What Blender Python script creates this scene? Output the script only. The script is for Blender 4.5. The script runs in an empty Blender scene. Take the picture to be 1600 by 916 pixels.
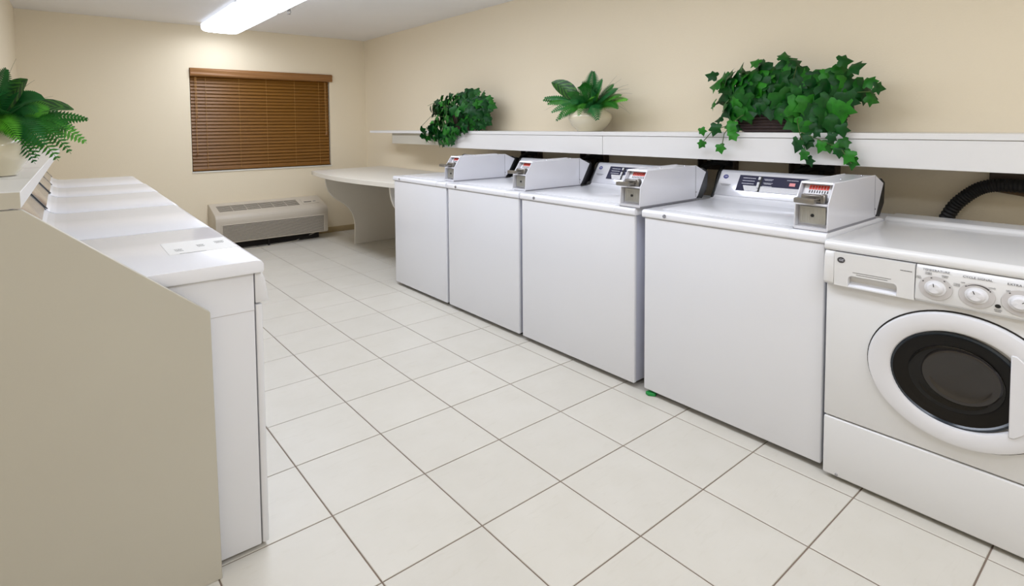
import bpy, bmesh, math, random
from mathutils import Vector, Matrix, Quaternion
random.seed(7)
SC = bpy.context.scene
COL = SC.collection
PI = math.pi

# ------------------------------------------------------------------ camera
YAW, PITCH, ROLL = 0.6826966, -0.0515308, -0.0077720
cy, sy, cp, sp = math.cos(YAW), math.sin(YAW), math.cos(PITCH), math.sin(PITCH)
fwd = Vector((sy * cp, cy * cp, sp)); rgt = Vector((cy, -sy, 0)); up = rgt.cross(fwd)
r2 = math.cos(ROLL) * rgt + math.sin(ROLL) * up
u2 = -math.sin(ROLL) * rgt + math.cos(ROLL) * up
cam_data = bpy.data.cameras.new('camera')
cam = bpy.data.objects.new('camera', cam_data); COL.objects.link(cam)
M = Matrix((r2, u2, -fwd)).transposed().to_4x4()
M.translation = Vector((-0.6458665, -1.3140465, 1.2003229))
cam.matrix_world = M
cam_data.sensor_fit = 'HORIZONTAL'; cam_data.sensor_width = 36.0
cam_data.lens = 881.6346 / 1600 * 36.0
cam_data.shift_x = (800 - 786.330) / 1600
cam_data.shift_y = (241.308 - 458) / 1600
cam_data.clip_start = 0.02
SC.camera = cam

# ------------------------------------------------------------------ world, exposure
world = bpy.data.worlds.new('night_sky'); SC.world = world; world.use_nodes = True
bgn = world.node_tree.nodes['Background']
bgn.inputs[0].default_value = (0.05, 0.06, 0.08, 1); bgn.inputs[1].default_value = 0.4
SC.view_settings.view_transform = 'Standard'
SC.view_settings.look = 'None'
SC.view_settings.gamma = 1.0
SC.view_settings.use_curve_mapping = False
SC.view_settings.exposure = 0.0
LAMP = 9.3            # radiance of the fluorescent diffusers

# ------------------------------------------------------------------ materials
def lin(r, g, b):
    f = lambda c: (c / 255 / 12.92) if c / 255 <= 0.04045 else ((c / 255 + 0.055) / 1.055) ** 2.4
    return (f(r), f(g), f(b), 1.0)

def mat(name, rgb, rough=0.5, metal=0.0, spec=0.5, coat=0.0, bump=None, noise=None, rnd=0.0, emis=None, trans=0.0):
    m = bpy.data.materials.new(name); m.use_nodes = True
    nt = m.node_tree; b = nt.nodes['Principled BSDF']
    b.inputs['Base Color'].default_value = lin(*rgb)
    b.inputs['Roughness'].default_value = rough
    b.inputs['Metallic'].default_value = metal
    b.inputs['Specular IOR Level'].default_value = spec
    b.inputs['Coat Weight'].default_value = coat
    b.inputs['Coat Roughness'].default_value = 0.08
    if trans: b.inputs['Transmission Weight'].default_value = trans
    if emis:
        b.inputs['Emission Color'].default_value = lin(*emis[0]); b.inputs['Emission Strength'].default_value = emis[1]
    geo = nt.nodes.new('ShaderNodeNewGeometry')
    src = None
    if noise:                                  # (scale, amount, second colour)
        n = nt.nodes.new('ShaderNodeTexNoise'); n.inputs['Scale'].default_value = noise[0]
        n.inputs['Detail'].default_value = 6; n.inputs['Roughness'].default_value = 0.6
        nt.links.new(geo.outputs['Position'], n.inputs['Vector'])
        rp = nt.nodes.new('ShaderNodeValToRGB')
        rp.color_ramp.elements[0].position = 0.5 - noise[3] if len(noise) > 3 else 0.35
        rp.color_ramp.elements[1].position = 0.5 + noise[3] if len(noise) > 3 else 0.65
        nt.links.new(n.outputs['Fac'], rp.inputs['Fac'])
        mx = nt.nodes.new('ShaderNodeMix'); mx.data_type = 'RGBA'
        ml = nt.nodes.new('ShaderNodeMath'); ml.operation = 'MULTIPLY'; ml.inputs[1].default_value = noise[1]
        nt.links.new(rp.outputs['Color'], ml.inputs[0])
        nt.links.new(ml.outputs[0], mx.inputs['Factor'])
        mx.inputs['A'].default_value = lin(*rgb); mx.inputs['B'].default_value = lin(*noise[2])
        src = mx.outputs['Result']
    if rnd:
        oi = nt.nodes.new('ShaderNodeObjectInfo')
        hs = nt.nodes.new('ShaderNodeHueSaturation')
        mr = nt.nodes.new('ShaderNodeMapRange'); mr.inputs['To Min'].default_value = 1 - rnd; mr.inputs['To Max'].default_value = 1 + rnd
        nt.links.new(oi.outputs['Random'], mr.inputs['Value']); nt.links.new(mr.outputs[0], hs.inputs['Value'])
        if src: nt.links.new(src, hs.inputs['Color'])
        else: hs.inputs['Color'].default_value = lin(*rgb)
        src = hs.outputs['Color']
    if src: nt.links.new(src, b.inputs['Base Color'])
    if bump:                                   # (scale, strength, distance)
        n = nt.nodes.new('ShaderNodeTexNoise'); n.inputs['Scale'].default_value = bump[0]; n.inputs['Detail'].default_value = 3
        nt.links.new(geo.outputs['Position'], n.inputs['Vector'])
        bp = nt.nodes.new('ShaderNodeBump'); bp.inputs['Strength'].default_value = bump[1]; bp.inputs['Distance'].default_value = bump[2]
        nt.links.new(n.outputs['Fac'], bp.inputs['Height']); nt.links.new(bp.outputs['Normal'], b.inputs['Normal'])
    return m

def leaf_mat(name, dark, light, rnd=0.5, rough=0.42):
    """leaf: colour between two greens by a per-leaf random number, paler midrib, a little light through"""
    m = bpy.data.materials.new(name); m.use_nodes = True
    nt = m.node_tree; b = nt.nodes['Principled BSDF']
    b.inputs['Roughness'].default_value = rough; b.inputs['Specular IOR Level'].default_value = 0.25
    oi = nt.nodes.new('ShaderNodeObjectInfo')
    mx = nt.nodes.new('ShaderNodeMix'); mx.data_type = 'RGBA'
    pw = nt.nodes.new('ShaderNodeMath'); pw.operation = 'POWER'; pw.inputs[1].default_value = 2.2
    nt.links.new(oi.outputs['Random'], pw.inputs[0]); nt.links.new(pw.outputs[0], mx.inputs['Factor'])
    mx.inputs['A'].default_value = lin(*dark); mx.inputs['B'].default_value = lin(*light)
    n = nt.nodes.new('ShaderNodeTexNoise'); n.inputs['Scale'].default_value = 30
    geo = nt.nodes.new('ShaderNodeNewGeometry'); nt.links.new(geo.outputs['Position'], n.inputs['Vector'])
    hs = nt.nodes.new('ShaderNodeHueSaturation')
    mr = nt.nodes.new('ShaderNodeMapRange'); mr.inputs['From Min'].default_value = 0.3; mr.inputs['From Max'].default_value = 0.7
    mr.inputs['To Min'].default_value = 1 - rnd * .5; mr.inputs['To Max'].default_value = 1 + rnd * .5
    nt.links.new(n.outputs['Fac'], mr.inputs['Value']); nt.links.new(mr.outputs[0], hs.inputs['Value'])
    nt.links.new(mx.outputs['Result'], hs.inputs['Color'])
    nt.links.new(hs.outputs['Color'], b.inputs['Base Color'])
    return m

def stripe_leaf_mat(name, dark, light):
    """dark broad leaf with paler bands running out from the midrib"""
    m = bpy.data.materials.new(name); m.use_nodes = True
    nt = m.node_tree; b = nt.nodes['Principled BSDF']; b.inputs['Roughness'].default_value = 0.4
    uv = nt.nodes.new('ShaderNodeUVMap'); w = nt.nodes.new('ShaderNodeTexWave'); w.wave_type = 'BANDS'; w.bands_direction = 'Y'
    w.inputs['Scale'].default_value = 2.6; w.inputs['Distortion'].default_value = 7.0; w.inputs['Detail'].default_value = 2
    nt.links.new(uv.outputs['UV'], w.inputs['Vector'])
    rp = nt.nodes.new('ShaderNodeValToRGB'); rp.color_ramp.elements[0].position = .45; rp.color_ramp.elements[1].position = .75
    rp.color_ramp.elements[0].color = lin(*dark); rp.color_ramp.elements[1].color = lin(*light)
    nt.links.new(w.outputs['Color'], rp.inputs['Fac']); nt.links.new(rp.outputs['Color'], b.inputs['Base Color'])
    return m

def wood_mat(name, a, b_, rough=0.45):
    m = bpy.data.materials.new(name); m.use_nodes = True
    nt = m.node_tree; b = nt.nodes['Principled BSDF']; b.inputs['Roughness'].default_value = rough
    geo = nt.nodes.new('ShaderNodeNewGeometry'); mp = nt.nodes.new('ShaderNodeMapping')
    mp.inputs['Scale'].default_value = (2.0, 30, 90)
    n = nt.nodes.new('ShaderNodeTexNoise'); n.inputs['Scale'].default_value = 2.0; n.inputs['Detail'].default_value = 5
    nt.links.new(geo.outputs['Position'], mp.inputs['Vector']); nt.links.new(mp.outputs[0], n.inputs['Vector'])
    rp = nt.nodes.new('ShaderNodeValToRGB'); rp.color_ramp.elements[0].position = .3; rp.color_ramp.elements[1].position = .7
    rp.color_ramp.elements[0].color = lin(*a); rp.color_ramp.elements[1].color = lin(*b_)
    nt.links.new(n.outputs['Fac'], rp.inputs['Fac']); nt.links.new(rp.outputs['Color'], b.inputs['Base Color'])
    return m

def tile_mat():
    m = mat('ceramic_tile', (207, 202, 191), rough=0.42, spec=0.45, rnd=0.018, noise=(5.0, 0.30, (193, 187, 173), 0.16), bump=(60, 0.12, 0.002))
    nt = m.node_tree
    b = nt.nodes['Principled BSDF']
    # pale scratchy streaks
    geo = nt.nodes.new('ShaderNodeNewGeometry'); mp = nt.nodes.new('ShaderNodeMapping'); mp.inputs['Scale'].default_value = (9, 55, 1)
    mp.inputs['Rotation'].default_value = (0, 0, .6)
    n = nt.nodes.new('ShaderNodeTexNoise'); n.inputs['Scale'].default_value = 1.0; n.inputs['Detail'].default_value = 5; n.inputs['Distortion'].default_value = 1.2
    nt.links.new(geo.outputs['Position'], mp.inputs['Vector']); nt.links.new(mp.outputs[0], n.inputs['Vector'])
    mr = nt.nodes.new('ShaderNodeMapRange'); mr.inputs['From Min'].default_value = .58; mr.inputs['From Max'].default_value = .78
    mr.inputs['To Max'].default_value = .28; nt.links.new(n.outputs['Fac'], mr.inputs['Value'])
    mx = nt.nodes.new('ShaderNodeMix'); mx.data_type = 'RGBA'; mx.inputs['B'].default_value = lin(188, 181, 165)
    src = b.inputs['Base Color'].links[0].from_socket
    nt.links.new(src, mx.inputs['A']); nt.links.new(mr.outputs[0], mx.inputs['Factor']); nt.links.new(mx.outputs['Result'], b.inputs['Base Color'])
    return m

MT = dict(
    wall=mat('cream_wall_paint', (237, 224, 198), rough=0.6, spec=0.35, bump=(130, 0.25, 0.003)),
    ceiling=mat('ceiling_paint', (240, 238, 236), rough=0.8, bump=(90, 0.2, 0.002), noise=(1.2, .25, (230, 226, 222))),
    grout=mat('grout', (128, 112, 98), rough=0.9),
    tile=tile_mat(),
    base=mat('base_moulding', (176, 156, 118), rough=0.5),
    enamel=mat('white_enamel', (226, 226, 229), rough=0.22, coat=0.3),
    enamel_warm=mat('warm_white_enamel', (224, 223, 222), rough=0.24, coat=0.25),
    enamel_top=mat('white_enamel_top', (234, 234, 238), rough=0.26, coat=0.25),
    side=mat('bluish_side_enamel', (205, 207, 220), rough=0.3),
    box=mat('coin_box_enamel', (222, 222, 228), rough=0.22, coat=0.3),
    laminate=mat('white_laminate', (228, 226, 223), rough=0.35),
    almond=mat('almond_laminate', (194, 189, 175), rough=0.45, noise=(3, .18, (184, 177, 163))),
    table=mat('table_laminate', (222, 216, 204), rough=0.4),
    shadow=mat('dark_gap', (40, 36, 32), rough=0.9),
    black=mat('black_plastic', (18, 18, 19), rough=0.4),
    rubber=mat('black_rubber', (14, 14, 15), rough=0.7),
    navy=mat('navy_panel', (34, 36, 64), rough=0.12, coat=0.5),
    blue=mat('logo_blue', (46, 48, 120), rough=0.3),
    greyink=mat('grey_ink', (110, 108, 108), rough=0.6),
    darkink=mat('dark_ink', (70, 68, 70), rough=0.6),
    whiteink=mat('white_ink', (205, 205, 215), rough=0.5),
    redink=mat('red_ink', (214, 70, 52), rough=0.45),
    pink=mat('pink_label', (232, 150, 150), rough=0.5),
    silver=mat('brushed_silver', (226, 226, 230), rough=0.2, metal=0.75),
    console=mat('silver_console', (228, 228, 233), rough=0.2, metal=0.35, coat=.3),
    dryconsole=mat('dryer_console', (196, 184, 170), rough=0.22, metal=0.6),
    chrome=mat('chrome', (170, 170, 174), rough=0.2, metal=1.0),
    steel=mat('worn_steel', (150, 146, 140), rough=0.35, metal=0.9),
    ribbed=mat('ribbed_zinc', (188, 186, 178), rough=0.4, metal=0.4),
    gasket=mat('grey_gasket', (140, 140, 146), rough=0.5),
    glassdark=mat('smoked_door_glass', (8, 7, 7), rough=0.05, spec=.35),
    drum=mat('dark_drum', (20, 18, 16), rough=0.3, spec=.2),
    bowl=mat('smoked_bowl_glass', (34, 30, 28), rough=0.12, coat=.3),
    rim=mat('blue_black_rim', (28, 38, 48), rough=0.2),
    plastic=mat('white_plastic', (222, 221, 223), rough=0.3),
    greyring=mat('grey_dial_ring', (196, 192, 190), rough=0.4),
    blind=wood_mat('brown_blind_slat', (116, 74, 14), (134, 88, 20)),
    valance=wood_mat('brown_valance', (136, 92, 46), (156, 110, 62)),
    cord=mat('tan_cord', (176, 130, 70), rough=0.7),
    sill=mat('white_sill', (224, 220, 210), rough=0.5),
    frame=mat('window_frame', (120, 110, 96), rough=0.5),
    glass=mat('night_window_glass', (30, 34, 40), rough=0.03, coat=1.0),
    ac=mat('ac_beige', (200, 190, 174), rough=0.45),
    acdark=mat('ac_dark_slot', (64, 60, 52), rough=0.7),
    brown=mat('dark_brown_box', (70, 56, 46), rough=0.6),
    pot=mat('cream_glazed_pot', (216, 206, 178), rough=0.12, coat=0.6),
    basket=mat('woven_basket', (62, 44, 40), rough=0.6, noise=(40, .5, (38, 26, 26))),
    soil=mat('soil', (36, 28, 22), rough=0.95),
    stem=mat('green_stem', (70, 92, 40), rough=0.6),
    twig=mat('brown_twig', (92, 72, 50), rough=0.7),
    ivy=leaf_mat('ivy_leaf', (6, 62, 18), (44, 124, 28)),
    ivyfar=leaf_mat('far_ivy_leaf', (8, 62, 24), (44, 124, 34)),
    fern=leaf_mat('fern_frond', (30, 100, 28), (92, 170, 46)),
    fernblue=leaf_mat('blue_green_frond', (26, 92, 42), (52, 124, 62)),
    grassblade=leaf_mat('grass_blade', (60, 78, 40), (92, 92, 52)),
    stripe=stripe_leaf_mat('striped_leaf', (22, 66, 26), (62, 116, 38)),
    lens=mat('lit_diffuser', (205, 206, 210), rough=0.4, emis=((234, 241, 255), LAMP)),
    lens_dim=mat('dimmer_lit_diffuser', (205, 206, 210), rough=0.4, emis=((234, 241, 255), LAMP)),
    fixture=mat('fixture_white', (230, 230, 230), rough=0.5),
    paper=mat('paper_label', (236, 235, 232), rough=0.6),
    scrap=mat('green_scrap', (20, 140, 60), rough=0.4),
    whitecord=mat('white_cord', (206, 198, 180), rough=0.5),
)

def lens_emission(m, k):
    """a wraparound diffuser gives most of its light downwards, little from its sides and ends"""
    nt = m.node_tree; b = nt.nodes['Principled BSDF']
    geo = nt.nodes.new('ShaderNodeNewGeometry'); sx = nt.nodes.new('ShaderNodeSeparateXYZ')
    nt.links.new(geo.outputs['True Normal'], sx.inputs[0])
    mr = nt.nodes.new('ShaderNodeMapRange'); mr.interpolation_type = 'SMOOTHSTEP'
    mr.inputs['From Min'].default_value = -.25; mr.inputs['From Max'].default_value = -.98
    mr.inputs['To Min'].default_value = 0.85; mr.inputs['To Max'].default_value = LAMP * k
    nt.links.new(sx.outputs['Z'], mr.inputs['Value']); nt.links.new(mr.outputs[0], b.inputs['Emission Strength'])
lens_emission(MT['lens'], 1.30)
lens_emission(MT['lens_dim'], 1.10)

# ------------------------------------------------------------------ mesh helpers
class MB:
    """collects shapes in one bmesh and links them as ONE object"""
    def __init__(self): self.bm = bmesh.new()
    def _merge(self, b, m=None):
        if m is not None: b.transform(m)
        me = bpy.data.meshes.new('t'); b.to_mesh(me); b.free(); self.bm.from_mesh(me); bpy.data.meshes.remove(me)
        return self
    def box(self, x0, x1, y0, y1, z0, z1, bev=0.0, seg=2, m=None):
        b = bmesh.new(); bmesh.ops.create_cube(b, size=1)
        for v in b.verts:
            v.co = Vector((x0 + (v.co.x + .5) * (x1 - x0), y0 + (v.co.y + .5) * (y1 - y0), z0 + (v.co.z + .5) * (z1 - z0)))
        if bev: bmesh.ops.bevel(b, geom=b.edges[:], offset=bev, segments=seg, affect='EDGES', profile=.5)
        return self._merge(b, m)
    def prism(self, pts, axis, a, b2, bev=0.0, seg=2, m=None):
        """polygon in the two other axes (in order) extruded along axis from a to b2"""
        b = bmesh.new()
        def P(p, t):
            return {'x': (t, p[0], p[1]), 'y': (p[0], t, p[1]), 'z': (p[0], p[1], t)}[axis]
        v0 = [b.verts.new(P(p, a)) for p in pts]; v1 = [b.verts.new(P(p, b2)) for p in pts]
        n = len(pts); b.faces.new(v0); b.faces.new(v1[::-1])
        for i in range(n): b.faces.new((v0[i], v1[i], v1[(i + 1) % n], v0[(i + 1) % n]))
        bmesh.ops.recalc_face_normals(b, faces=b.faces[:])
        if bev: bmesh.ops.bevel(b, geom=b.edges[:], offset=bev, segments=seg, affect='EDGES', profile=.5)
        return self._merge(b, m)
    def tube(self, pts, r, seg=8, cap=True):
        b = bmesh.new(); pts = [Vector(p) for p in pts]; rings = []; n = len(pts)
        rs = r if isinstance(r, (list, tuple)) else [r] * n
        prev = None
        for i, p in enumerate(pts):
            t = (pts[min(i + 1, n - 1)] - pts[max(i - 1, 0)]).normalized()
            if prev is None:
                a = Vector((0, 0, 1)) if abs(t.z) < .9 else Vector((1, 0, 0)); s = t.cross(a).normalized()
            else:
                s = (prev - t * prev.dot(t)).normalized()
            prev = s; u = t.cross(s)
            rings.append([b.verts.new(p + (s * math.cos(2 * PI * k / seg) + u * math.sin(2 * PI * k / seg)) * rs[i]) for k in range(seg)])
        for i in range(n - 1):
            for k in range(seg):
                b.faces.new((rings[i][k], rings[i][(k + 1) % seg], rings[i + 1][(k + 1) % seg], rings[i + 1][k]))
        if cap: b.faces.new(rings[0][::-1]); b.faces.new(rings[-1])
        bmesh.ops.recalc_face_normals(b, faces=b.faces[:])
        return self._merge(b)
    def lathe(self, prof, seg=32, m=None, sy=1.0):
        """profile (r, h) spun about z; closes at r = 0"""
        b = bmesh.new(); rings = []
        for r, h in prof:
            if r < 1e-6: rings.append([b.verts.new((0, 0, h))])
            else: rings.append([b.verts.new((r * math.cos(2 * PI * k / seg), sy * r * math.sin(2 * PI * k / seg), h)) for k in range(seg)])
        for A, B in zip(rings, rings[1:]):
            for k in range(seg):
                q = [A[k % len(A)], A[(k + 1) % len(A)], B[(k + 1) % len(B)], B[k % len(B)]]
                f = []
                for v in q:
                    if v not in f: f.append(v)
                if len(f) >= 3: b.faces.new(f)
        bmesh.ops.recalc_face_normals(b, faces=b.faces[:])
        return self._merge(b, m)
    def text(self, body, size, m, shear=0.0, depth=0.0004, align='CENTER', xs=1.0):
        cu = bpy.data.curves.new('t', 'FONT'); cu.body = body; cu.size = size; cu.align_x = align; cu.align_y = 'CENTER'
        cu.extrude = depth; cu.shear = shear; cu.resolution_u = 2
        o = bpy.data.objects.new('t', cu); COL.objects.link(o)
        me = bpy.data.meshes.new_from_object(o)
        b = bmesh.new(); b.from_mesh(me); bpy.data.meshes.remove(me)
        bpy.data.objects.remove(o); bpy.data.curves.remove(cu)
        for v in b.verts: v.co.x *= xs
        return self._merge(b, m)
    def build(self, name, material, parent=None, smooth=True, angle=38):
        bm = self.bm
        me = bpy.data.meshes.new(name); bm.to_mesh(me); bm.free()
        if smooth:
            me.shade_smooth(); me.set_sharp_from_angle(angle=math.radians(angle))
        me.materials.append(MT[material] if isinstance(material, str) else material)
        o = bpy.data.objects.new(name, me); COL.objects.link(o)
        if parent is not None: o.parent = parent
        return o

def tag(o, label=None, cat=None, group=None, kind=None):
    if label: o['label'] = label
    if cat: o['category'] = cat
    if group: o['group'] = group
    if kind: o['kind'] = kind
    return o
def thing(name, loc, label, cat, group=None, rz=0.0):
    o = bpy.data.objects.new(name, None); o.empty_display_size = .1; COL.objects.link(o)
    o.location = loc; o.rotation_euler = (0, 0, rz)
    return tag(o, label, cat, group)
def structure(o): o['kind'] = 'structure'; return o
def link_copy(name, me, parent):
    o = bpy.data.objects.new(name, me); COL.objects.link(o); o.parent = parent; return o
# reading planes: x axis of the text, y axis of the text, normal, at p
def plane(p, ex, ey, squash=1.0):
    ex = Vector(ex).normalized(); ey = Vector(ey).normalized(); ez = ex.cross(ey)
    m = Matrix((ex, ey * squash, ez)).transposed().to_4x4(); m.translation = Vector(p); return m
SQ = 0.84

# ------------------------------------------------------------------ the room
XR, YB, ZC, YF = 2.30, 4.87, 2.195, -2.64
T = 0.33
def left_x(y): return -0.80 - (YB - y) * 0.036
# window opening in the far wall
WX0, WX1, WZ0, WZ1 = 0.468, 1.868, 0.768, 1.783

floor = structure(MB().box(-1.2, XR + .12, YF - .1, YB + .12, -.12, -.0025).build('floor', 'grout', smooth=False))
tb = MB(); g = 0.0022; c = 0.0016
tb_bm = tb.bm
lo = [tb_bm.verts.new((x, y, -.0025)) for x, y in ((g, g), (T - g, g), (T - g, T - g), (g, T - g))]
mi = [tb_bm.verts.new((x, y, -.0010)) for x, y in ((g, g), (T - g, g), (T - g, T - g), (g, T - g))]
hi = [tb_bm.verts.new((x, y, 0)) for x, y in ((g + c, g + c), (T - g - c, g + c), (T - g - c, T - g - c), (g + c, T - g - c))]
tb_bm.faces.new(hi)
for A, B in ((lo, mi), (mi, hi)):
    for i in range(4): tb_bm.faces.new((A[i], A[(i + 1) % 4], B[(i + 1) % 4], B[i]))
tile0 = tb.build('tile', 'tile', floor, smooth=False)
tile_me = tile0.data
first = True
for i in range(-3, 7):
    for j in range(-8, 15):
        o = tile0 if first else link_copy('tile', tile_me, floor); first = False
        o.location = (i * T, j * T, random.uniform(-.0002, .0002))

wb = MB()
wb.box(-1.2, WX0, YB, YB + .12, -.0025, ZC); wb.box(WX1, XR + .12, YB, YB + .12, -.0025, ZC)
wb.box(WX0, WX1, YB, YB + .12, -.0025, WZ0); wb.box(WX0, WX1, YB, YB + .12, WZ1, ZC)
structure(wb.build('wall_back', 'wall', smooth=False))
structure(MB().box(XR, XR + .12, YF, YB, -.0025, ZC).build('wall_right', 'wall', smooth=False))
structure(MB().prism([(left_x(YF) - .12, YF), (left_x(YF), YF), (left_x(YB), YB), (left_x(YB) - .12, YB)], 'z', -.0025, ZC).build('wall_left', 'wall', smooth=False))
structure(MB().box(-1.2, XR + .12, YF - .12, YF, -.0025, ZC).build('wall_front', 'wall', smooth=False))
structure(MB().box(-1.22, XR + .12, YF - .12, YB + .12, ZC, ZC + .1).build('ceiling', 'ceiling', smooth=False))
structure(MB().box(-.79, XR, YB - .012, YB, 0, .062, .003).build('baseboard_back', 'base'))
structure(MB().box(XR - .012, XR, YF, YB - .012, 0, .062, .003).build('baseboard_right', 'base'))
# window in the far wall
wf = MB()
wf.box(WX0, WX0 + .04, YB + .07, YB + .11, WZ0, WZ1); wf.box(WX1 - .04, WX1, YB + .07, YB + .11, WZ0, WZ1)
wf.box(WX0 + .04, WX1 - .04, YB + .07, YB + .11, WZ0, WZ0 + .04); wf.box(WX0 + .04, WX1 - .04, YB + .07, YB + .11, WZ1 - .04, WZ1)
wf.box((WX0 + WX1) / 2 - .02, (WX0 + WX1) / 2 + .02, YB + .07, YB + .11, WZ0 + .04, WZ1 - .04)
win = structure(wf.build('window_1', 'frame', smooth=False))
for a, b in ((WX0 + .04, (WX0 + WX1) / 2 - .02), ((WX0 + WX1) / 2 + .02, WX1 - .04)):
    MB().box(a, b, YB + .087, YB + .093, WZ0 + .04, WZ1 - .04).build('pane', 'glass', win, smooth=False)
structure(MB().box(WX0 - .004, WX1 + .008, YB - .008, YB + .068, WZ0 - .014, WZ0, .002).build('trim_1', 'sill'))

# ------------------------------------------------------------------ window blind
bl = thing('window_blind', (0, 0, 0), 'brown wooden slatted blind closed over the window in the far wall', 'blind')
MB().prism([(YB + .03, WZ1 - .002), (YB - .022, WZ1 - .002), (YB - .034, WZ1 - .02), (YB - .026, WZ1 - .045), (YB - .034, WZ1 - .066), (YB - .024, WZ1 - .082), (YB + .03, WZ1 - .082)],
           'x', WX0 + .004, WX1 + .024, .002, 1).build('valance', 'valance', bl)
NS = 27; zt, zb = WZ1 - .088, WZ0 + .045; pitch = (zt - zb) / (NS - 1)
sl = MB(); h = .0245
rot = Matrix.Rotation(math.radians(66), 4, 'X')
sl.box(WX0 + .008, WX1 - .010, -h, h, -.0016, .0016, .0008, 1, rot)
slat0 = sl.build('slat', 'blind', bl); first = True
for k in range(NS):
    o = slat0 if first else link_copy('slat', slat0.data, bl); first = False
    o.location = (0, YB + .026 + random.uniform(-.001, .001), zt - k * pitch)
    o.rotation_euler = (random.uniform(-.03, .03), random.uniform(-.0012, .0012), 0)
MB().box(WX0 + .008, WX1 - .01, YB + .004, YB + .050, WZ0 + .006, WZ0 + .022, .003).build('bottom_rail', 'blind', bl)
for fx in (.10, .32, .51, .72, .91):
    x = WX0 + fx * (WX1 - WX0)
    MB().tube([(x, YB - .0005, zt + .01), (x, YB - .0005, WZ0 + .02)], .0016, 5).build('ladder_cord', 'cord', bl)
for x, z0 in ((WX0 + .055, 1.30), (WX0 + .045, .945), (WX1 - .050, 1.13), (WX1 - .060, 1.12)):
    MB().tube([(x, YB - .008, zt), (x + .004, YB - .009, z0)], .0022, 5).build('pull_cord', 'cord', bl)
    MB().lathe([(0, .018), (.003, .018), (.007, -.012), (0, -.012)], 8, Matrix.Translation((x + .004, YB - .009, z0))).build('tassel', 'valance', bl)

# ------------------------------------------------------------------ fluorescent fixtures on the ceiling
def fixture(y0, y1, label, xc=.705, lens='lens'):
    w = .175
    t = thing('ceiling_light', (xc, (y0 + y1) / 2, ZC), label, 'ceiling light', 'fluorescent fixtures')
    L = (y1 - y0) / 2
    MB().box(-w + .03, w - .03, -L + .02, L - .02, -.02, 0, .003).build('housing', 'fixture', t)
    # rounded wraparound diffuser
    b = MB(); bm = b.bm; rings = []; NK = 14
    for yy, s in ((-L, .0), (-L + .004, .55), (-L + .014, .80), (-L + .035, .94), (-L + .07, 1.0), (0, 1.0), (L - .07, 1.0), (L - .035, .94), (L - .014, .80), (L - .004, .55), (L, .0)):
        ring = []
        for k in range(NK + 1):
            a = PI * k / NK
            cx_ = -math.cos(a); sz = math.sin(a)
            x = w * (abs(cx_) ** .42) * (1 if cx_ > 0 else -1) * (.72 + .28 * s)
            z = -.022 - .074 * (sz ** .55) * s
            ring.append(bm.verts.new((x, yy, z)))
        rings.append(ring)
    for A, B in zip(rings, rings[1:]):
        for k in range(NK): bm.faces.new((A[k], A[k + 1], B[k + 1], B[k]))
    bmesh.ops.recalc_face_normals(bm, faces=bm.faces[:])
    b.build('diffuser', lens, t, angle=60)
    return t
fixture(3.40, 4.665, 'lit white fluorescent ceiling fixture nearest the far wall with the blind', lens='lens_dim')
fixture(2.10, 3.385, 'second lit fluorescent ceiling fixture, butted against the one nearest the far wall')
fixture(.845, 2.085, 'third lit fluorescent ceiling fixture in the row, above the aisle')
fixture(-.41, .83, 'added unseen fluorescent fixture continuing the row as fourth, above the aisle')  # row carried on out of view, added to brighten the near machines and floor
fixture(-2.35, -1.11, 'added unseen fill fixture on the ceiling behind the camera on the right', .72)  # unseen fill lamp, added because the near end came out too dark
fixture(-2.35, -1.11, 'added unseen fill fixture on the ceiling behind the camera on the left', -.12)  # second unseen fill lamp, added to lighten sides that face the camera

sp_ = thing('fire_sprinkler', (.962, 3.45, ZC), 'small chrome and white fire sprinkler head on the ceiling beside the light', 'sprinkler')
MB().lathe([(0, 0), (.034, 0), (.034, -.004), (.020, -.012), (.012, -.014), (0, -.014)], 20).build('escutcheon', 'fixture', sp_)
MB().lathe([(.010, -.014), (.011, -.030), (.014, -.034), (.009, -.040), (0, -.040)], 14).build('body', 'chrome', sp_)
yk = MB()
yk.tube([(-.012, 0, -.036), (-.014, 0, -.050), (-.004, 0, -.062)], .0026, 6); yk.tube([(.012, 0, -.036), (.014, 0, -.050), (.004, 0, -.062)], .0026, 6)
yk.build('yoke', 'chrome', sp_)
MB().lathe([(0, -.060), (.005, -.062), (.014, -.066), (.014, -.068), (0, -.068)], 14).build('deflector', 'chrome', sp_)

# ------------------------------------------------------------------ top loading washers along the right wall
# local frame: x = 0 at the front, growing to the wall; y = 0 at the near end; z up
ZT = .826       # height of the top
def logo(parent, p, ex, ey, r, disc, ink):
    m = plane(p, ex, ey, SQ)
    b = MB(); b.lathe([(0, .0006), (r, .0006), (r, 0), (0, 0)], 24, m)
    d = b.build('logo', disc, parent)
    k = MB()
    mm = m @ Matrix.Translation((0, 0, .0008))
    k.text('GE', r * 1.0, mm, shear=.25, depth=.0002)
    k.build('logo_letters', ink, parent)
def dashes(b, m, rows, w, h, gap, seed=1):
    """rows of small print too small to read: short flat strokes"""
    rr = random.Random(seed); y = 0
    for n in rows:
        x = -w * n / 2
        while x < w * n / 2:
            l = rr.uniform(.25, .7) * h * 2.2
            b.box(x, x + l, y - h / 2, y + h / 2, 0, .0004, 0, 1, m); x += l + h * .35
        y -= gap

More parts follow.
